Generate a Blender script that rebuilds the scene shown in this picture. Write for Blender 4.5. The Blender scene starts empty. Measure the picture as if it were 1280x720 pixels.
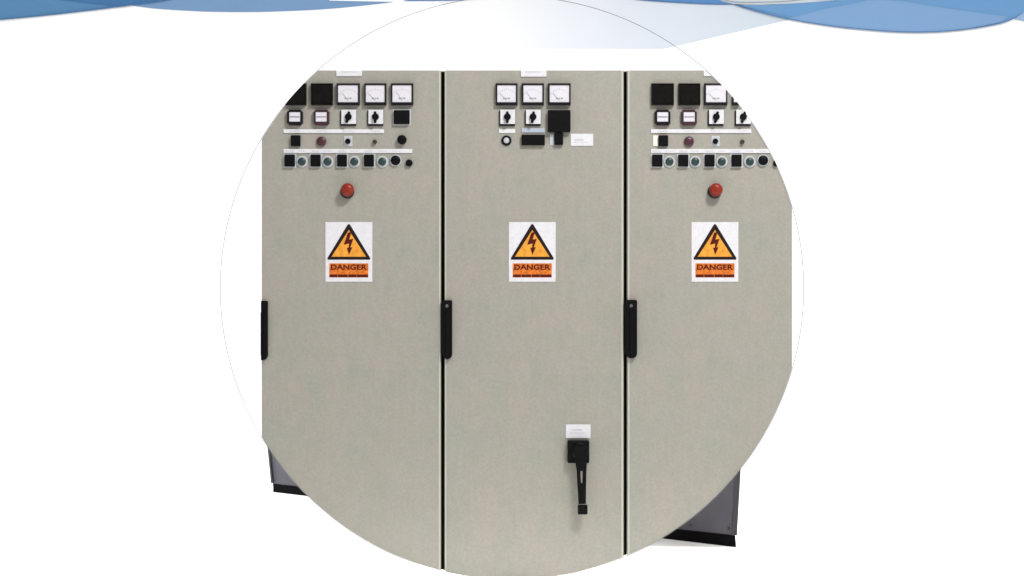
import bpy, bmesh, math, random
from mathutils import Vector, Matrix
random.seed(4)
S = 0.0026            # metres per photo pixel on the door plane
DIST = 6.0            # camera to door plane
F = DIST / S          # focal length in photo pixels
ZC = 0.95             # camera height above the floor
R = 364.0             # radius of the round cut of the switchboard (pixels)
LEFT, RIGHT, TOP = 327.0, 990.0, 88.0
sc = bpy.context.scene
C = sc.collection
PI = math.pi

# ---------------------------------------------------------------- materials
def lin(c):
    c = c / 255.0
    return c / 12.92 if c <= 0.04045 else ((c + 0.055) / 1.055) ** 2.4
def mat(name, rgb, rough=0.5, spec=0.4, metal=0.0, var=0.0, scale=6.0, bump=0.0, bscale=80.0, coat=0.0):
    m = bpy.data.materials.new(name); m.use_nodes = True
    nt = m.node_tree; b = nt.nodes['Principled BSDF']
    col = [lin(v) for v in rgb]
    b.inputs['Base Color'].default_value = (*col, 1)
    b.inputs['Roughness'].default_value = rough
    b.inputs['Specular IOR Level'].default_value = spec
    b.inputs['Metallic'].default_value = metal
    b.inputs['Coat Weight'].default_value = coat
    tc = nt.nodes.new('ShaderNodeTexCoord')
    if var:
        n = nt.nodes.new('ShaderNodeTexNoise'); n.inputs['Scale'].default_value = scale; n.inputs['Detail'].default_value = 5
        nt.links.new(tc.outputs['Object'], n.inputs['Vector'])
        r = nt.nodes.new('ShaderNodeValToRGB')
        r.color_ramp.elements[0].position = 0.3; r.color_ramp.elements[1].position = 0.7
        r.color_ramp.elements[0].color = (*[v * (1 - var) for v in col], 1)
        r.color_ramp.elements[1].color = (*[min(1, v * (1 + var)) for v in col], 1)
        nt.links.new(n.outputs['Fac'], r.inputs['Fac']); nt.links.new(r.outputs['Color'], b.inputs['Base Color'])
    if bump:
        n2 = nt.nodes.new('ShaderNodeTexNoise'); n2.inputs['Scale'].default_value = bscale; n2.inputs['Detail'].default_value = 3
        nt.links.new(tc.outputs['Object'], n2.inputs['Vector'])
        bp = nt.nodes.new('ShaderNodeBump'); bp.inputs['Strength'].default_value = bump; bp.inputs['Distance'].default_value = 0.002
        nt.links.new(n2.outputs['Fac'], bp.inputs['Height']); nt.links.new(bp.outputs['Normal'], b.inputs['Normal'])
    return m

def door_paint():
    """grey beige powder coat: faint greenish and pinkish clouds, fine speckle, slight vertical wipe marks"""
    m = bpy.data.materials.new('door_paint'); m.use_nodes = True
    nt = m.node_tree; N = nt.nodes; L = nt.links; b = N['Principled BSDF']
    b.inputs['Roughness'].default_value = 0.5; b.inputs['Specular IOR Level'].default_value = 0.3
    tc = N.new('ShaderNodeTexCoord')
    def noise(scale, detail=3, sx=1, sz=1):
        mp = N.new('ShaderNodeMapping'); mp.inputs['Scale'].default_value = (sx, 1, sz)
        L.new(tc.outputs['Object'], mp.inputs['Vector'])
        n = N.new('ShaderNodeTexNoise'); n.inputs['Scale'].default_value = scale; n.inputs['Detail'].default_value = detail
        L.new(mp.outputs['Vector'], n.inputs['Vector']); return n
    def ramp(n, c0, c1, p0=0.3, p1=0.7):
        r = N.new('ShaderNodeValToRGB'); r.color_ramp.elements[0].position = p0; r.color_ramp.elements[1].position = p1
        r.color_ramp.elements[0].color = (*c0, 1); r.color_ramp.elements[1].color = (*c1, 1)
        L.new(n.outputs['Fac'], r.inputs['Fac']); return r
    def mul(a, c):
        x = N.new('ShaderNodeMix'); x.data_type = 'RGBA'; x.blend_type = 'MULTIPLY'; x.inputs[0].default_value = 1
        L.new(a, x.inputs[6]); L.new(c, x.inputs[7]); return x.outputs[2]
    G = [lin(v) * DOOR_K for v in (182, 180, 168)]; P = [lin(v) * DOOR_K for v in (187, 181, 169)]
    a = ramp(noise(7.5, 6, 1.3, .8), G, P, 0.38, 0.62)
    s = ramp(noise(150, 2), (0.95,) * 3, (1.05,) * 3)
    v = ramp(noise(70, 2, 1, 0.2), (0.98,) * 3, (1.018,) * 3)
    t = ramp(noise(22, 3), (0.965, 0.985, 0.965), (1.03, 1.0, 1.02), 0.35, 0.65)
    L.new(mul(mul(mul(a.outputs['Color'], s.outputs['Color']), v.outputs['Color']), t.outputs['Color']), b.inputs['Base Color'])
    bp = N.new('ShaderNodeBump'); bp.inputs['Strength'].default_value = 0.25; bp.inputs['Distance'].default_value = 0.002
    L.new(noise(55, 3).outputs['Fac'], bp.inputs['Height']); L.new(bp.outputs['Normal'], b.inputs['Normal'])
    return m
DOOR_K = 0.77
M = {}
M['paint'] = door_paint()
M['highlight'] = mat('pale_edge', (196, 195, 184), 0.4)
M['gasket'] = mat('black_gasket', (17, 17, 12), 0.9, 0.05)
M['black'] = mat('black_plastic', (9, 8, 10), 0.45, 0.14, var=0.25, scale=60, bump=0.2, bscale=400)
M['frame'] = mat('meter_bezel', (26, 21, 26), 0.45, 0.15)
M['screen'] = mat('dark_screen', (20, 17, 15), 0.3, 0.12, var=0.4, scale=45)
M['dial'] = mat('white_dial', (226, 222, 228), 0.4, 0.4, var=0.03, scale=60)
M['mark'] = mat('grey_print', (150, 148, 154), 0.6)
M['flange'] = mat('pale_flange', (198, 202, 204), 0.5)
M['white'] = mat('white_label', (228, 226, 229), 0.5, 0.2, var=0.05, scale=70)
M['paleblue'] = mat('pale_blue_label', (186, 194, 208), 0.5)
M['knobgrey'] = mat('grey_lens', (192, 194, 196), 0.25, 0.6)
M['green'] = mat('green_button', (38, 62, 60), 0.35, 0.5, var=0.3, scale=120)
M['maroon'] = mat('maroon_button', (74, 34, 46), 0.35, 0.5, var=0.3, scale=120)
M['red'] = mat('red_mushroom', (142, 44, 27), 0.35, 0.3, var=0.25, scale=90)
M['darkred'] = mat('shadow_collar', (30, 10, 10), 0.5)
M['brown'] = mat('brown_button', (64, 48, 50), 0.4)
M['cream'] = mat('cream_plate', (250, 246, 232), 0.5)
M['orange'] = mat('sign_orange', (236, 160, 58), 0.5, 0.2, var=0.2, scale=50)
M['deeporange'] = mat('band_orange', (218, 116, 42), 0.5, 0.2, var=0.4, scale=90)
M['signblack'] = mat('sign_black', (34, 18, 20), 0.6, 0.2)
M['signred'] = mat('sign_dark_red', (84, 16, 10), 0.6, 0.2, var=0.2, scale=150)
M['steel'] = mat('lock_steel', (120, 120, 120), 0.35, 0.5, 0.8)
M['rear'] = mat('rear_grey', (76, 74, 82), 0.5, 0.4, var=0.12, scale=9, bump=0.3, bscale=60)
M['rearedge'] = mat('rear_dark_edge', (50, 49, 54), 0.5)
M['plinth'] = mat('black_plinth', (6, 5, 8), 0.8, 0.08)
M['screw'] = mat('dark_screw', (46, 45, 50), 0.5, 0.5, 0.4)
M['studio'] = mat('studio_white', (250, 250, 250), 0.9, 0.1)
M['ring'] = mat('thin_border', (105, 105, 105), 0.6, .1)

# ---------------------------------------------------------------- mesh helpers
def W(x, y, d=0.0):
    """photo pixel on the door plane -> world point standing d metres proud of the doors"""
    return Vector(((x - 640) * S, -d, ZC + (360 - y) * S))
def box(bm, x0, y0, x1, y1, d0, d1, mi=0, bev=0.0, seg=2):
    v = [bm.verts.new(W(x, y, d)) for d in (d0, d1) for (x, y) in ((x0, y1), (x1, y1), (x1, y0), (x0, y0))]
    fs = [bm.faces.new([v[i] for i in f]) for f in ((0, 3, 2, 1), (4, 5, 6, 7), (0, 1, 5, 4), (1, 2, 6, 5), (2, 3, 7, 6), (3, 0, 4, 7))]
    for f in fs: f.material_index = mi
    if bev:
        es = {e for f in fs[1:2] for e in f.edges} | {e for f in fs[2:] for e in f.edges if abs(e.verts[0].co.y - e.verts[1].co.y) > 1e-6}
        r = bmesh.ops.bevel(bm, geom=list(es), offset=bev, segments=seg, affect='EDGES', profile=0.5, clamp_overlap=True)
        for f in r['faces']: f.material_index = mi
def prism(bm, pts, d0, d1, mi=0):
    a = [bm.verts.new(W(x, y, d0)) for x, y in pts]; b = [bm.verts.new(W(x, y, d1)) for x, y in pts]
    n = len(pts); fs = [bm.faces.new(a[::-1]), bm.faces.new(b)]
    for i in range(n): fs.append(bm.faces.new((a[i], a[(i + 1) % n], b[(i + 1) % n], b[i])))
    for f in fs: f.material_index = mi
def lathe(bm, cx, cy, prof, mi=0, n=28):
    """profile of (radius in pixels, stand-off in metres), closed on the axis at both ends"""
    rings = []
    for r, d in prof:
        rings.append([bm.verts.new(W(cx + r * math.cos(2 * PI * i / n), cy - r * math.sin(2 * PI * i / n), d)) for i in range(n)])
    fs = [bm.faces.new(rings[0][::-1]), bm.faces.new(rings[-1])]
    for a, b in zip(rings, rings[1:]):
        for i in range(n): fs.append(bm.faces.new((a[i], a[(i + 1) % n], b[(i + 1) % n], b[i])))
    for f in fs: f.material_index = mi; f.smooth = True
    fs[0].smooth = fs[1].smooth = False
def frame(bm, x0, y0, x1, y1, ins, d, rec, mi=0):
    """bezel: a box whose front is cut back by rec metres inside the insets (left, top, right, bottom)"""
    l, t, r, b = ins
    def loop(xa, ya, xb, yb, dd): return [bm.verts.new(W(x, y, dd)) for x, y in ((xa, yb), (xb, yb), (xb, ya), (xa, ya))]
    o0 = loop(x0, y0, x1, y1, 0.0003); o1 = loop(x0 + .5, y0 + .5, x1 - .5, y1 - .5, d)
    i1 = loop(x0 + l, y0 + t, x1 - r, y1 - b, d); i0 = loop(x0 + l + .3, y0 + t + .3, x1 - r - .3, y1 - b - .3, d - rec)
    fs = [bm.faces.new(o0[::-1]), bm.faces.new(i0)]
    for a, c in ((o0, o1), (o1, i1), (i1, i0)):
        for i in range(4): fs.append(bm.faces.new((a[i], a[(i + 1) % 4], c[(i + 1) % 4], c[i])))
    for f in fs: f.material_index = mi
NSEG = 300
PLANES = [(Vector((0, 0, 0)) + W(640 + R * math.cos(t), 360 - R * math.sin(t)), Vector((math.cos(t), 0, math.sin(t))))
          for t in [2 * PI * (i + .5) / NSEG for i in range(NSEG)]]
PLANES += [(W(LEFT, 0), Vector((-1, 0, 0))), (W(RIGHT, 0), Vector((1, 0, 0))), (W(0, TOP), Vector((0, 0, 1)))]
def clip(bm):
    """saw the mesh off at the switchboard's round outline"""
    for co, no in PLANES:
        if any((v.co - co).dot(no) > 1e-6 for v in bm.verts):
            r = bmesh.ops.bisect_plane(bm, geom=bm.verts[:] + bm.edges[:] + bm.faces[:], plane_co=co, plane_no=no, clear_outer=True, dist=1e-7)
            es = [e for e in r['geom_cut'] if isinstance(e, bmesh.types.BMEdge) and e.is_boundary]
            if es: bmesh.ops.holes_fill(bm, edges=es, sides=0)
    return bm
def tag(o, label=None, cat=None, group=None, kind=None):
    if label: o['label'] = label
    if cat: o['category'] = cat
    if group: o['group'] = group
    if kind: o['kind'] = kind
    return o
ORIG = {}
def obj(name, bm, mats, parent=None, label=None, do_clip=False):
    if do_clip: clip(bm)
    if not bm.verts: bm.free(); return None
    bmesh.ops.recalc_face_normals(bm, faces=bm.faces[:])
    lo = Vector([min(v.co[i] for v in bm.verts) for i in range(3)]); hi = Vector([max(v.co[i] for v in bm.verts) for i in range(3)])
    c = Vector(((lo.x + hi.x) / 2, hi.y, (lo.z + hi.z) / 2)) if parent else Vector(((lo.x + hi.x) / 2, (lo.y + hi.y) / 2, lo.z))
    bmesh.ops.translate(bm, verts=bm.verts[:], vec=-c)
    me = bpy.data.meshes.new(name); bm.to_mesh(me); bm.free()
    for m in (mats if isinstance(mats, (list, tuple)) else [mats]): me.materials.append(m)
    o = bpy.data.objects.new(name, me); C.objects.link(o)
    o.parent = parent; ORIG[o] = c
    o.location = c - (ORIG[parent] if parent else Vector((0, 0, 0)))
    if label: o['label'] = label
    return o
def thing(name, loc, label, cat, group=None):
    o = bpy.data.objects.new(name, None); C.objects.link(o); o.location = loc; ORIG[o] = Vector(loc)
    o.empty_display_size = 0.1
    return tag(o, label, cat, group)
B = bmesh.new

# ---------------------------------------------------------------- instruments on the doors
def meter(root, x0, x1, y0=104.3, y1=131.8, kind='white', needle=0.6, label=None):
    bm = B()
    if kind == 'dark':
        frame(bm, x0, y0, x1, y1, (1.6, 1.6, 1.6, 1.6), 0.016, 0.003)
        m = obj('panel_meter', bm, M['black'], root, label, True)
        bm = B(); box(bm, x0 + 2, y0 + 2, x1 - 2, y1 - 2, 0.0125, 0.0145)
        if m: obj('display', bm, M['screen'], m, None, True)
        return m
    frame(bm, x0, y0, x1, y1, (1.7, 2.3, 1.7, 3.2), 0.016, 0.005)
    m = obj('panel_meter', bm, M['frame'], root, label, True)
    if not m: return
    bm = B(); a, b, c, d = x0 + 2.1, y0 + 2.7, x1 - 2.1, y1 - 3.6
    box(bm, a, b, c, d, 0.0105, 0.0125)
    cx, cy = (a + c) / 2, d - 2.0; q = 0.0129
    # printed scale: short ticks on an arc and the unit mark under it
    for i in range(11):
        t = math.radians(145 - 11 * i); r0 = 13.2; r1 = 14.6 if i % 5 else 15.4
        co, si = math.cos(t), math.sin(t); w = .22
        pts = [(cx + r0 * co - w * si, cy - r0 * si - w * co), (cx + r0 * co + w * si, cy - r0 * si + w * co),
               (cx + r1 * co + w * si, cy - r1 * si + w * co), (cx + r1 * co - w * si, cy - r1 * si - w * co)]
        prism(bm, pts, 0.01255, q, 1)
    for (ux, uw) in ((-4.4, 3.2), (-.6, 1.2), (1.6, 2.6)):
        box(bm, cx + ux, d - 5.6, cx + ux + uw, d - 3.9, 0.01255, q, 1)
    obj('dial', bm, [M['dial'], M['mark']], m, None, True)
    bm = B(); t = math.radians(145 - 110 * needle); w = .22; r1 = 12.4; co, si = math.cos(t), math.sin(t)
    prism(bm, [(cx - w * si, cy - w * co), (cx + w * si, cy + w * co), (cx + r1 * co + w * si, cy - r1 * si + w * co), (cx + r1 * co - w * si, cy - r1 * si - w * co)], 0.0131, 0.0136)
    obj('needle', bm, M['mark'], m, None, True)
    return m
def selector(root, cx, cy=147.0, w=10.0, h=9.6, tilt=0.0):
    bm = B(); box(bm, cx - w + .2, cy - h + 1, cx + w, cy + h + .8, 0.0003, 0.007, 1, 0.001)  # dark base peeks out left and below, painting the plate's shadow
    box(bm, cx - w + 1.6, cy - h, cx + w, cy + h - 1.4, 0.0072, 0.011, 0, 0.0008)
    m = obj('selector_switch', bm, [M['white'], M['frame']], root, None, True)
    if not m: return
    bm = B(); lathe(bm, cx + .4, cy - .6, [(4.4, 0.0112), (4.2, 0.018), (3.2, 0.020)])
    obj('knob', bm, M['black'], m, None, True)
    bm = B(); pts = [(-1.6, -6.2), (1.4, -6.2), (2.0, 3), (1.5, 8.2), (-1.5, 8.2), (-2.0, 3)]
    ct, st = math.cos(tilt), math.sin(tilt)
    prism(bm, [(cx + .4 + x * ct - y * st, cy - .6 + x * st + y * ct) for x, y in pts], 0.0202, 0.026)
    obj('grip', bm, M['black'], m, None, True)
def square_lamp(root, cx, cy=147.0, warm=False):
    bm = B(); frame(bm, cx - 10, cy - 10, cx + 10, cy + 10, (2.9, 3.4, 2.9, 4.2), 0.015, 0.004)
    es = [e for e in bm.edges if abs(e.verts[0].co.y - e.verts[1].co.y) > 0.01]
    bmesh.ops.bevel(bm, geom=es, offset=2.4 * S, segments=3, affect='EDGES')
    m = obj('indicator_window', bm, M['maroonframe'] if warm else M['frame'], root, None, True)
    if not m: return
    bm = B(); box(bm, cx - 6.9, cy - 6.4, cx + 6.9, cy + 5.6, 0.0115, 0.0135, 0, 0.001); box(bm, cx - 6, cy - 1.2, cx + 6, cy + .4, 0.0136, 0.0142, 1)
    obj('lens', bm, [M['dial'], M['mark']], m, None, True)
M['maroonframe'] = mat('maroon_bezel', (62, 36, 46), 0.4)
def plate(root, x0, y0, x1, y1, name='label_plate', m='white', d=0.003, label=None, rows=()):
    bm = B(); box(bm, x0, y0, x1, y1, 0.0003, d, 0, 0.0006)
    rnd = random.Random(int(x0 * 7 + y0))
    for (ya, yb, xa, xb) in rows:                    # worn, unreadable print
        x = xa
        while x < xb:
            w_ = rnd.uniform(.8, 2.6); box(bm, x, ya, min(x + w_, xb), yb, d + .0001, d + .0003, 1); x += w_ + rnd.uniform(.5, 1.1)
    return obj(name, bm, [M[m], M['faint']], root, label, True)
M['faint'] = mat('faint_print', (196, 193, 200), .6, .2)
def block(root, x0, y0, x1, y1, name, m='black', d=0.014, pale=True, label=None):
    bm = B(); box(bm, x0, y0, x1, y1, 0.0022 if pale else 0.0003, d, 0, 0.002, 3)
    if pale: box(bm, x0 - 1.6, y0 - 1.4, x1 + 1.6, y1 + 1.4, 0.0003, 0.002, 1)
    return obj(name, bm, [M[m], M['flange']], root, label, True)
def button(root, cx, cy, r, m, name='push_button', bez='flange', label=None, dome=0.012, br=1.5):
    bm = B(); lathe(bm, cx, cy, [(r + br, 0.0003), (r + br, 0.004), (r + br - .8, 0.006)])
    b = obj(name, bm, M[bez], root, label, True)
    if b:
        bm = B(); lathe(bm, cx, cy, [(r, 0.0062), (r, dome - .002), (r * .82, dome), (r * .4, dome + .0012)])
        obj('cap', bm, M[m], b, None, True)
def text_mesh(bm_target, s, x0, y0, x1, y1, d0, d1, mi=0):
    cu = bpy.data.curves.new('t', 'FONT'); cu.body = s; cu.extrude = 0.1; cu.offset = 0.03
    o = bpy.data.objects.new('t', cu); C.objects.link(o)
    dg = bpy.context.evaluated_depsgraph_get(); me = bpy.data.meshes.new_from_object(o.evaluated_get(dg))
    xs = [v.co.x for v in me.vertices]; ys = [v.co.y for v in me.vertices]; zs = [v.co.z for v in me.vertices]
    lx, hx, ly, hy, lz, hz = min(xs), max(xs), min(ys), max(ys), min(zs), max(zs)
    vs = [bm_target.verts.new(W(x0 + (v.co.x - lx) / (hx - lx) * (x1 - x0), y1 - (v.co.y - ly) / (hy - ly) * (y1 - y0), d0 + (v.co.z - lz) / (hz - lz) * (d1 - d0))) for v in me.vertices]
    for p in me.polygons:
        try: f = bm_target.faces.new([vs[i] for i in p.vertices]); f.material_index = mi
        except ValueError: pass
    bpy.data.objects.remove(o); bpy.data.curves.remove(cu); bpy.data.meshes.remove(me)
def warning(root, cx):
    bm = B(); box(bm, cx - 29.3, 277.5, cx + 29.3, 352.2, 0.0003, 0.0022, 0, 0.0005)
    m = obj('warning_sign', bm, M['white'], root)
    y0 = 281.0
    bm = B(); prism(bm, [(cx, y0 - 1), (cx + 1.6, y0), (cx + 26.8, 322.6), (cx + 26.4, 324.6), (cx - 26.4, 324.6), (cx - 26.8, 322.6), (cx - 1.6, y0)], 0.0023, 0.0028)
    t = obj('triangle', bm, M['signblack'], m)
    bm = B(); prism(bm, [(cx, y0 + 6.6), (cx + 21.6, 320.9), (cx - 21.6, 320.9)], 0.0029, 0.0033)
    obj('triangle_field', bm, M['orange'], m)
    bm = B()
    prism(bm, [(cx - 1.2, 291), (cx + 3.2, 290), (cx + .6, 299.5), (cx + 5.6, 298.5), (cx + 1.9, 309.5), (cx + 4.6, 308.8), (cx + .2, 318.6), (cx - 2.6, 309.4), (cx - .4, 309.9), (cx + .3, 304.4), (cx - 6.2, 306)], 0.0034, 0.0038)
    obj('lightning_bolt', bm, M['signred'], m)
    bm = B(); box(bm, cx - 24.4, 329.2, cx + 24.4, 346.8, 0.0023, 0.0028)
    obj('caption_band', bm, M['deeporange'], m)
    bm = B(); text_mesh(bm, 'DANGER', cx - 22.6, 330.6, cx + 22.6, 337.4, 0.0029, 0.0034)
    for e0, e1 in ((-24, -14.2), (-13.4, -1.4), (-.6, 9.6), (10.2, 24)):
        box(bm, cx + e0, 343.2, cx + e1, 346.4, 0.0029, 0.0034)
    obj('lettering', bm, M['signred'], m)
def emergency(root, cx, cy=238.0):
    bm = B(); lathe(bm, cx - 1.0, cy + 1.6, [(8.8, 0.0003), (8.8, 0.008), (8.2, 0.012), (5.6, 0.018)])  # collar enlarged and shifted down-left so its dark rim paints the cap's shadow
    m = obj('emergency_button', bm, M['darkred'], root)
    bm = B(); lathe(bm, cx, cy - .3, [(5, 0.0182), (7.6, 0.021), (8.3, 0.027), (7.8, 0.034), (5.6, 0.040), (2.8, 0.042)], n=36)
    obj('mushroom_cap', bm, M['red'], m)
def handle(root, x0, x1, y0=375.2, y1=449.0):
    bm = B()
    pts = [(x0, y0 + 1), (x0 + 1, y0), (x1 - 1.2, y0), (x1, y0 + 1.2), (x1, y1 - 5), (x1 - 1.6, y1 - 1.8), (x1 - 5, y1), (x0 + 6, y1), (x0 + 2.5, y1 - 2.5), (x0 + 1.6, y1 - 6), (x0, y1 - 7)]
    prism(bm, pts, 0.0003, 0.018)
    es = [e for e in bm.edges if all(abs(v.co.y + 0.018) < 1e-5 for v in e.verts)]
    bmesh.ops.bevel(bm, geom=es, offset=0.003, segments=3, affect='EDGES')
    m = obj('door_handle', bm, M['black'], root, None, True)
    xm = (x0 + x1) / 2 + 1.2
    bm = B(); prism(bm, [(xm - 3, y0 + 14), (xm + 3, y0 + 14), (xm + 2.6, y1 - 8), (xm + 1.2, y1 - 5.5), (xm - 1.2, y1 - 5.5), (xm - 2.6, y1 - 8)], 0.0182, 0.026)
    es = [e for e in bm.edges if all(abs(v.co.y + 0.026) < 1e-5 for v in e.verts)]
    bmesh.ops.bevel(bm, geom=es, offset=0.002, segments=3, affect='EDGES')
    obj('grip', bm, M['black'], m, None, True)
    bm = B(); lathe(bm, xm - 1, y0 + 7.2, [(2.0, 0.0182), (2.0, 0.0205), (1.4, 0.021)], n=20)
    obj('lock', bm, M['steel'], m, None, True)

# ---------------------------------------------------------------- cabinets
def cabinet(x0, x1, bx0, bx1, label):
    cxm = (bx0 + bx1) / 2
    root = thing('switchgear_cabinet', ((cxm - 640) * S, 0.2, 0), label, 'electrical cabinet', 'switchgear cabinets standing side by side')
    bm = B(); box(bm, bx0, 60, bx1, 740, -0.24, -0.034); obj('body', bm, M['paint'], root, None, True)
    bm = B(); box(bm, bx0 + .15, 60, bx1 - .15, 740, -0.033, -0.0245); obj('door_gasket', bm, M['gasket'], root, None, True)
    bm = B(); box(bm, x0, 60, x1, 740, -0.024, 0.0); clip(bm)
    es = [e for e in bm.edges if all(abs(v.co.y) < 1e-6 for v in e.verts) and all(LEFT + 1 < v.co.x / S + 640 < RIGHT - 1 for v in e.verts) and abs(e.verts[0].co.x - e.verts[1].co.x) < 1e-5]
    if es: bmesh.ops.bevel(bm, geom=es, offset=0.0016, segments=3, affect='EDGES')
    obj('door', bm, M['paint'], root)
    return root
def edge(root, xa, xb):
    bm = B(); box(bm, xa, 60, xb, 740, 0.0003, 0.0016, 0, 0.0005)  # pale strip paints the highlight along the door edge
    obj('edge_highlight', bm, M['highlight'], root, None, True)

left = cabinet(300, 551.2, 300, 553.4, 'leftmost grey cabinet, its red mushroom button above a warning sign and its controls complete')
mid = cabinet(555.6, 779.6, 553.6, 781.6, 'middle grey cabinet with three white meters and a black lever switch low down')
right = cabinet(783.8, 1020, 781.8, 1020, 'rightmost grey cabinet, its row of meters cut off by the rounded corner')
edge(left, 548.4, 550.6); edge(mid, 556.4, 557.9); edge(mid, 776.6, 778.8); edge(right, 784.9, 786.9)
handle(left, 315, 335.2, 376, 450); handle(mid, 552.0, 565.3); handle(right, 780.6, 796.0, 374.8, 447.6)

def full_panel(root, o):
    """instrument field of the outer cabinets; o shifts it from the left cabinet's place"""
    X = lambda v: v + o
    plate(root, X(420.4), 80, X(452.4), 95.4, 'nameplate', d=0.0035, rows=((89.4, 90.8, X(427), X(446)),))
    meter(root, X(355), X(383.4), kind='dark', label='dark square meter'); meter(root, X(388.8), X(416.4), kind='dark', label='dark square meter')
    meter(root, X(421), X(450), needle=.15 if o == 0 else .08); meter(root, X(455.6), X(483.2), needle=.1); meter(root, X(488.8), X(516.8), needle=.2)
    square_lamp(root, X(369)); square_lamp(root, X(402), warm=True)
    selector(root, X(435.4), tilt=.25); selector(root, X(469.2), tilt=0 if o == 0 else .3)
    block(root, X(492.4), 138, X(512.2), 155.4, 'relay_unit')
    plate(root, X(354.6), 161.6, X(480), 166.4, 'label_strip', d=.004, rows=[(163.5, 164.5, X(c - 6), X(c + 6)) for c in (369, 402, 435, 469)])
    if o > 0: plate(root, X(357.4), 169.4, X(363.6), 182.6, m='cream')
    block(root, X(364), 169.4, X(375.8), 183, 'toggle_switch', pale=False)
    button(root, X(402), 177, 5.6, 'maroon', bez='darkcollar', label='dark red push button', br=.9)
    plate(root, X(430.2), 169.8, X(440.6), 183, m='flange', d=.002)
    button2(root, X(435), 176.8, 3.4, 'black'); button2(root, X(468.6), 177.4, 2.7, 'brown')
    button2(root, X(502.6), 175, 5.8, 'black', .016)
    plate(root, X(354.6), 186.2, X(515.4), 191.4, 'label_strip', d=.004, rows=[(188.4, 189.4, X(c - 5), X(c + 5)) for c in (362, 378, 395, 410, 428, 443, 461, 478, 495)])
    for k, (c, w) in enumerate(((362.4, 13), (394.8, 12.6), (427.8, 12.2), (461.4, 12.4))):
        block(root, X(c - w / 2), 193.4, X(c + w / 2), 208.4, 'push_button', pale=True, d=.013, label='square black push button')
    for c in (377.6, 409.8, 443, 478): button(root, X(c), 202.2, 5.0, 'green', label='round green push button', br=2.4)
    button(root, X(494.6), 200.6, 6.2, 'black', label='round black push button', br=1.2)
    button2(root, X(511.5), 204, 4.4, 'black')
def button2(root, cx, cy, r, m, d=.010):
    bm = B(); lathe(bm, cx, cy, [(r, 0.0003), (r, d), (r * .7, d + .002)])
    bmx = obj('button', bm, M[m], root, None, True)
    return bmx
M['darkcollar'] = mat('dark_grey_collar', (120, 106, 110), 0.5)
full_panel(left, 0); full_panel(right, 459)
emergency(left, 435.3); emergency(right, 894.0)
for r_, c_ in ((left, 436.1), (mid, 665.3), (right, 893.6)): warning(r_, c_)
# middle cabinet instruments
plate(mid, 651, 80, 683, 96, 'nameplate', d=.0035, rows=((89.4, 90.8, 657, 677),))
meter(mid, 619.6, 647, needle=.1); meter(mid, 652.2, 680, needle=.15); meter(mid, 685, 713.4, needle=.12)
selector(mid, 633.8, tilt=0); selector(mid, 665.8, tilt=.15)
block(mid, 684.8, 138.2, 713, 165.4, 'relay_unit', d=.02, pale=False)
plate(mid, 623.8, 161.4, 644, 166.4)
button(mid, 633.0, 175.8, 3.6, 'knobgrey', 'pilot_lamp', 'frame', br=2.8)
plate(mid, 652, 160.4, 681, 165.8, m='paleblue')
block(mid, 652, 168.6, 681, 181.8, 'display_unit', pale=False)
plate(mid, 687.2, 167.2, 692.6, 181.4, m='flange')
block(mid, 693, 166.2, 703.8, 181.4, 'toggle_switch', pale=False)
plate(mid, 713.2, 167.2, 741.4, 182.4, rows=((174, 176.2, 719, 730), (177.6, 178.6, 718, 734)))
bm = B()
# lever switch
plate(mid, 707.2, 530.4, 738.2, 547.6, d=.004, rows=((536.4, 538.4, 716, 728), (540.6, 541.6, 713, 731)))
bm = B(); box(bm, 709.2, 549.8, 736.2, 578, 0.0003, 0.03, 0, 0.004, 3)
iso = obj('lever_switch', bm, M['black'], mid)
bm = B(); lathe(bm, 724, 562, [(10.6, 0.0302), (10.4, 0.036), (8, 0.038)])
obj('hub', bm, M['black'], iso)
bm = B()
rows = [(556, 716.5, 722, 727, 732.5), (580, 719.2, 724.4, 727.8, 732.6), (587, 720.2, 724.8, 727.6, 732.4), (602, 721, 725.6, 727.2, 732), (628, 722.6, 726.4, 727.4, 731.6)]
gv = {}
for d_, k in ((0.0382, 0), (0.046, 1)):
    for i, row in enumerate(rows):
        for j in range(4): gv[k, i, j] = bm.verts.new(W(row[1 + j], row[0], d_))
for i in range(4):
    for j in range(3):
        if (i, j) == (2, 1): continue
        bm.faces.new([gv[1, i, j], gv[1, i + 1, j], gv[1, i + 1, j + 1], gv[1, i, j + 1]])
        bm.faces.new([gv[0, i, j], gv[0, i, j + 1], gv[0, i + 1, j + 1], gv[0, i + 1, j]])
for e in [e for e in bm.edges if e.is_boundary and all(v.co.y < -0.045 for v in e.verts)]:
    inv = {v: k for k, v in gv.items()}; a, b = (inv[v] for v in e.verts)
    bm.faces.new([e.verts[0], e.verts[1], gv[(0,) + b[1:]], gv[(0,) + a[1:]]])
lev = obj('lever', bm, M['black'], iso)
bm = B(); box(bm, 721.6, 629, 733.8, 641, 0.034, 0.052, 0, 0.004, 3)
obj('lever_knob', bm, M['black'], iso)

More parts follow.
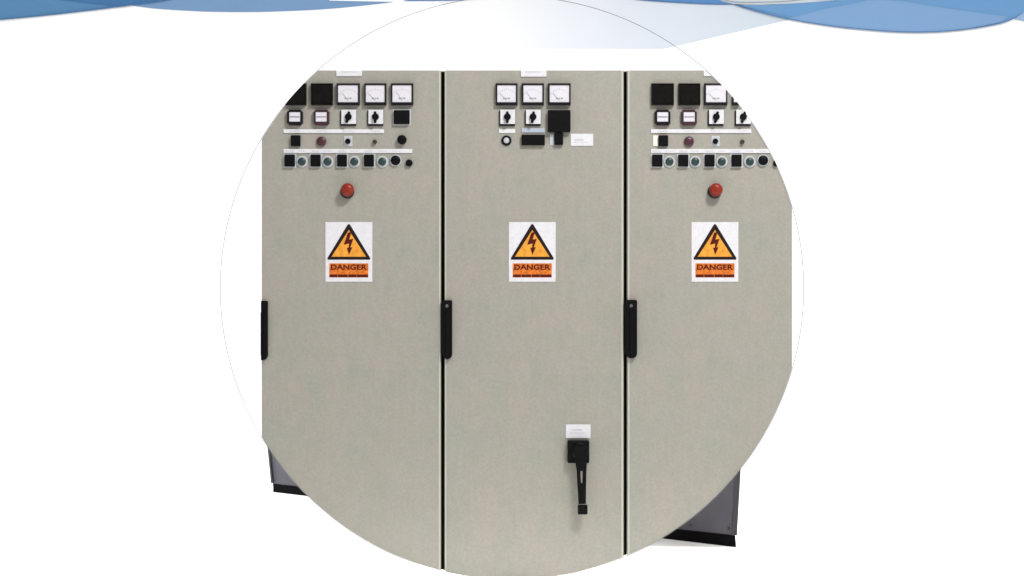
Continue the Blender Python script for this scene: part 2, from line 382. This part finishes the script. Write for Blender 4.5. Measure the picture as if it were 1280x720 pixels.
# ---------------------------------------------------------------- grey unit standing behind the row, turned to the camera
def PV(x, y, dist): return Vector(((x - 640) / F * dist, dist - DIST, ZC + (360 - y) / F * dist))
dL, dR = F * ZC / 255.0, F * ZC / 324.0
def front(x, y, push=0.0):
    """a pixel on the turned unit's front face (plane through its two bottom corners)"""
    a = Vector(((342 - 640) / F * dL, dL)); b = Vector(((921 - 640) / F * dR, dR))
    n = Vector((-(b - a).y, (b - a).x)).normalized()
    if n.y > 0: n = -n
    k = (x - 640) / F; t = a.dot(n) / (Vector((k, 1)).dot(n))
    p = Vector((k * t, t)) + n * push
    return Vector((p.x, p.y - DIST, ZC + (360 - y) / F * t))
def slab(name, pts, back, front_push, m, parent, up=None):
    bm = B(); f = [bm.verts.new(front(x, y, front_push)) for x, y in pts]; b = [bm.verts.new(front(x, y, front_push) + Vector((0.0, back, 0))) for x, y in pts]
    bm.faces.new(f); bm.faces.new(b[::-1]); n = len(pts)
    for i in range(n): bm.faces.new((f[i], b[i], b[(i + 1) % n], f[(i + 1) % n]))
    return obj(name, bm, m, parent)
ru = thing('base_unit', (-.1, 1.8, 0), 'low dark grey metal unit with black plinth standing behind the three cabinets', 'metal unit')
TY = 500
def lx(y): return 340.4 - (604 - y) * .1
def rx(y): return 921.2 + (672 - y) * .054
slab('panel', [(lx(604.3), 604.3), (rx(669.4), 669.4), (rx(TY), TY), (lx(TY), TY)], .3, 0, M['rear'], ru)
slab('plinth', [(342.4, 615), (921, 684), (920, 669.8), (342, 604.8)], .28, .004, M['plinth'], ru)
slab('edge_post', [(lx(603.6), 603.6), (lx(603.6) + 2.2, 603.9), (lx(TY) + 2.2, TY), (lx(TY), TY)], .02, .008, M['rearedge'], ru)
slab('edge_post', [(rx(669) - 5, 668.6), (rx(669) + .2, 669), (rx(TY) + .2, TY), (rx(TY) - 5, TY)], .02, .008, M['rearedge'], ru)
for sx, sy in ((863.5, 656), (911.5, 660.5)):
    c = front(sx, sy, .001); bm = B()
    bmesh.ops.create_cone(bm, cap_ends=True, segments=20, radius1=.0065, radius2=.005, depth=.006, matrix=Matrix.Translation(c) @ Matrix.Rotation(PI / 2, 4, 'X'))
    obj('screw', bm, M['screw'], ru)

# ---------------------------------------------------------------- thin border circle round the row, a drawn line built as a tube
bm = B(); n = 360; rr = .0009; Rr = R * S + .001
rings = []
for i in range(n):
    t = 2 * PI * i / n; c = Vector((Rr * math.cos(t), -0.004, ZC + Rr * math.sin(t))); rad = Vector((math.cos(t), 0, math.sin(t)))
    rings.append([bm.verts.new(c + rr * (math.cos(a) * rad + math.sin(a) * Vector((0, 1, 0)))) for a in (0, PI / 2, PI, 3 * PI / 2)])
for i in range(n):
    a, b = rings[i], rings[(i + 1) % n]
    for k in range(4): bm.faces.new((a[k], a[(k + 1) % 4], b[(k + 1) % 4], b[k]))
h = obj('border_ring', bm, M['ring'])
tag(h, 'hair thin grey border circle drawn round the rounded outline of the cabinets', 'hairline')

# ---------------------------------------------------------------- studio floor and backdrop with printed header bands
BD = 10.7
bm = B(); prof = [(-9.0, 0.0), (3.4, 0.0)]
for i in range(1, 13):
    t = PI / 2 * i / 12; prof.append((3.4 + 1.3 * math.sin(t), 1.3 * (1 - math.cos(t))))
prof += [(4.7, 5.0)]
prev = None
for y, z in prof:
    cur = (bm.verts.new((-9, y, z)), bm.verts.new((9, y, z)))
    if prev: f = bm.faces.new((prev[0], prev[1], cur[1], cur[0])); f.smooth = True
    prev = cur
bd = obj('backdrop', bm, M['studio']); tag(bd, 'seamless white studio floor and backdrop', kind='structure')
def spline(p, k=8):
    out = []
    for i in range(len(p) - 1):
        p0 = p[max(i - 1, 0)]; p1 = p[i]; p2 = p[i + 1]; p3 = p[min(i + 2, len(p) - 1)]
        for j in range(k):
            t = j / k
            out.append(tuple(.5 * (2 * p1[q] + (p2[q] - p0[q]) * t + (2 * p0[q] - 5 * p1[q] + 4 * p2[q] - p3[q]) * t * t + (3 * p1[q] - p0[q] - 3 * p2[q] + p3[q]) * t ** 3) for q in (0, 1)))
    return out + [p[-1]]
def band(name, pts, rgb, layer, m=None):
    bm = B(); d0 = BD - .002 - .003 * layer; d1 = d0 - .0012
    a = [bm.verts.new(PV(x, y, d0) if False else Vector(((x - 640) / F * BD, d0 - DIST, ZC + (360 - y) / F * BD))) for x, y in pts]
    b = [bm.verts.new(Vector((v.co.x, d1 - DIST, v.co.z))) for v in a]
    bm.faces.new(a); bm.faces.new(b[::-1]); n = len(pts)
    for i in range(n): bm.faces.new((a[i], b[i], b[(i + 1) % n], a[(i + 1) % n]))
    return obj(name, bm, m or mat('print_' + name, rgb, .7, .1), bd)
def line(name, pts, w, rgb, layer):
    p = spline(pts); up = []; dn = []
    for i, (x, y) in enumerate(p):
        q0 = p[max(i - 1, 0)]; q1 = p[min(i + 1, len(p) - 1)]; dx, dy = q1[0] - q0[0], q1[1] - q0[1]; l = math.hypot(dx, dy) or 1
        ww = w * min(1, .25 + 6 * min(i, len(p) - 1 - i) / len(p))
        up.append((x - dy / l * ww / 2, y + dx / l * ww / 2)); dn.append((x + dy / l * ww / 2, y - dx / l * ww / 2))
    band(name, up + dn[::-1], rgb, layer)
T = -30     # bands run on above the frame
# pale panel, its print fading from white to grey blue along its length
pm = bpy.data.materials.new('print_pale_panel'); pm.use_nodes = True; nt = pm.node_tree; bs = nt.nodes['Principled BSDF']; bs.inputs['Roughness'].default_value = .7; bs.inputs['Specular IOR Level'].default_value = .1
tcn = nt.nodes.new('ShaderNodeTexCoord'); sp = nt.nodes.new('ShaderNodeSeparateXYZ'); mr = nt.nodes.new('ShaderNodeMapRange'); cr = nt.nodes.new('ShaderNodeValToRGB')
nt.links.new(tcn.outputs['Object'], sp.inputs[0]); nt.links.new(sp.outputs['X'], mr.inputs['Value']); nt.links.new(mr.outputs[0], cr.inputs[0]); nt.links.new(cr.outputs[0], bs.inputs['Base Color'])
hw = (990 - 545) / 2 / F * BD; mr.inputs['From Min'].default_value = -hw; mr.inputs['From Max'].default_value = hw
BK = 0.81   # printed inks against the bright light on the backdrop
def ink(c): return tuple(lin(v) * BK for v in c) + (1,)
cr.color_ramp.elements[0].color = ink((255, 255, 255)); cr.color_ramp.elements[1].color = ink((214, 225, 234))
e = cr.color_ramp.elements.new(.2); e.color = ink((255, 255, 255)); e = cr.color_ramp.elements.new(.36); e.color = ink((243, 246, 251)); e = cr.color_ramp.elements.new(.6); e.color = ink((229, 234, 243))
band('pale_panel', [(500, T), (545, 0), (628, 61), (830, 61), (990, 24), (960, T)], None, 0, pm)
bl = spline([(-60, 29), (0, 25), (60, 19.5), (120, 12.6), (165, 7), (220, -1), (300, T)])
band('wave_band', [(-60, T)] + bl, (94, 141, 184), 2)
band('wave_band', [(70, -.5), (10, T), (300, T), (220, -1.2), (192, 3.2), (165, 6.9), (140, 7.8), (105, 4.2)], (74, 121, 170), 3)
line('wave_edge', [(-60, 28.5), (0, 24.5), (60, 18.8), (120, 12), (165, 6.4), (220, -1.6)], 1.5, (78, 123, 172), 4)
band('wave_band', [(165, 7), (150, T), (395, T), (412, 1), (450, 1.8), (494, 2.6)] + spline([(494, 2.6), (430, 9.5), (380, 13), (320, 15), (260, 14.6), (200, 11.2), (165, 7)])[1:-1], (126, 160, 198), 1)
band('wave_band', [(503, 1.6), (512, -1), (560, T), (640, T), (606, -.5), (560, 1.4)], (112, 150, 192), 1)
b1 = spline([(780, -2), (820, 1.8), (860, 4.2), (890, 5.6), (916, 6.0)])
band('wave_band', [(700, T)] + b1 + [(905, 2.8), (896, -1), (890, T)], (98, 146, 198), 2)
line('wave_edge', [(785, -1.4), (820, 1.6), (860, 4.0), (890, 5.3), (915, 5.6)], 1.3, (82, 126, 178), 3)
band('pale_lens', [(899, -1), (890, T), (1090, T), (1052, -.5), (1000, 4.2), (950, 6.2), (915, 5.2)], (216, 226, 232), 2)
line('grey_line', [(904, 0), (918, 2.8), (940, 3.4), (975, 2.4), (1010, -.6)], .8, (150, 158, 162), 5)
fb = [(905, 2), (912, 4.4), (940, 13), (985, 24), (1040, 33), (1090, 38), (1130, 40.4), (1170, 40), (1210, 36.4), (1245, 30.4), (1264, 24.2), (1278, 16)]
top = [(1330, -2), (1330, T), (1100, T), (1056, 0), (1010, 3.6), (950, 7), (918, 6.6)]
band('wave_band', spline(fb) + top, (114, 161, 208), 3)
band('wave_band', [(986, 23.6), (1030, 11.8), (1085, 1.2), (1100, .2), (1130, 2.4), (1180, 10.4), (1259, 21.6), (1250, 28.0), (1210, 36), (1170, 39.6), (1130, 40), (1090, 37.6), (1040, 32.6), (1010, 28)], (133, 170, 212), 4)
line('wave_edge', fb[1:], 1.3, (88, 130, 180), 5)
band('wave_band', [(1256, 26.5), (1266, 23.6), (1300, 31), (1340, 38), (1340, 0), (1284, 13), (1274, 18)], (158, 188, 222), 2)
for o in bd.children:
    for m in o.data.materials:
        b = m.node_tree.nodes['Principled BSDF']; c = b.inputs['Base Color'].default_value
        if not b.inputs['Base Color'].is_linked: b.inputs['Base Color'].default_value = (c[0] * BK, c[1] * BK, c[2] * BK, 1)

# ---------------------------------------------------------------- light: bright white studio surround, large soft box above, added unseen fills for backdrop and floor
w = bpy.data.worlds.new('World'); sc.world = w; w.use_nodes = True
w.node_tree.nodes['Background'].inputs['Color'].default_value = (1, 1, 1, 1)
w.node_tree.nodes['Background'].inputs['Strength'].default_value = 0.42
def area(name, loc, target, sx, sy, power, col=(1, 1, 1), spread=180):
    l = bpy.data.lights.new(name, 'AREA'); l.shape = 'RECTANGLE'; l.size = sx; l.size_y = sy; l.energy = power; l.color = col; l.spread = math.radians(spread)
    o = bpy.data.objects.new(name, l); C.objects.link(o); o.location = loc
    o.rotation_euler = (Vector(target) - Vector(loc)).to_track_quat('-Z', 'Y').to_euler(); return o
area('soft_box', (1.7, -3.3, 4.5), (0, 0, 1.0), 1.1, 0.9, 190)
area('backdrop_fill', (-4.2, 2.0, 3.6), (-.6, 4.6, 1.2), 1.5, 2.5, 38)  # added pair outside the view, washing the backdrop to white
area('backdrop_fill', (4.2, 2.0, 3.6), (.6, 4.6, 1.2), 1.5, 2.5, 38)
area('floor_fill', (-2.4, .42, .3), (-.2, .05, 0), .3, .3, 13, spread=22)  # added low pair, unseen, lifting the shadow under the rounded bottoms
area('floor_fill', (2.4, .42, .3), (.2, .05, 0), .3, .3, 13, spread=22)
area('corner_fill', (-3.3, 1.9, 2.6), (-1.35, 2.7, 0), .6, .6, 9, spread=50)  # added fills, unseen, clearing floor shadow beside the rear unit's corners
area('corner_fill', (3.1, .5, 2.6), (1.15, 1.0, 0), .6, .6, 13, spread=50)
area('overhead_fill', (0, 2.2, 3.1), (0, 2.2, 0), 4.6, 1.6, 84)  # added fill, unseen, whitening the floor behind the cabinets

cam = bpy.data.cameras.new('Camera'); co = bpy.data.objects.new('Camera', cam); C.objects.link(co)
co.location = (0, -DIST, ZC); co.rotation_euler = (PI / 2, 0, 0)
cam.sensor_width = 36; cam.lens = 36 * F / 1280; cam.clip_end = 100
sc.camera = co
sc.view_settings.view_transform = 'Standard'; sc.view_settings.look = 'None'; sc.view_settings.exposure = 0; sc.view_settings.gamma = 1
sc.cycles.max_bounces = 6; sc.cycles.use_denoising = True
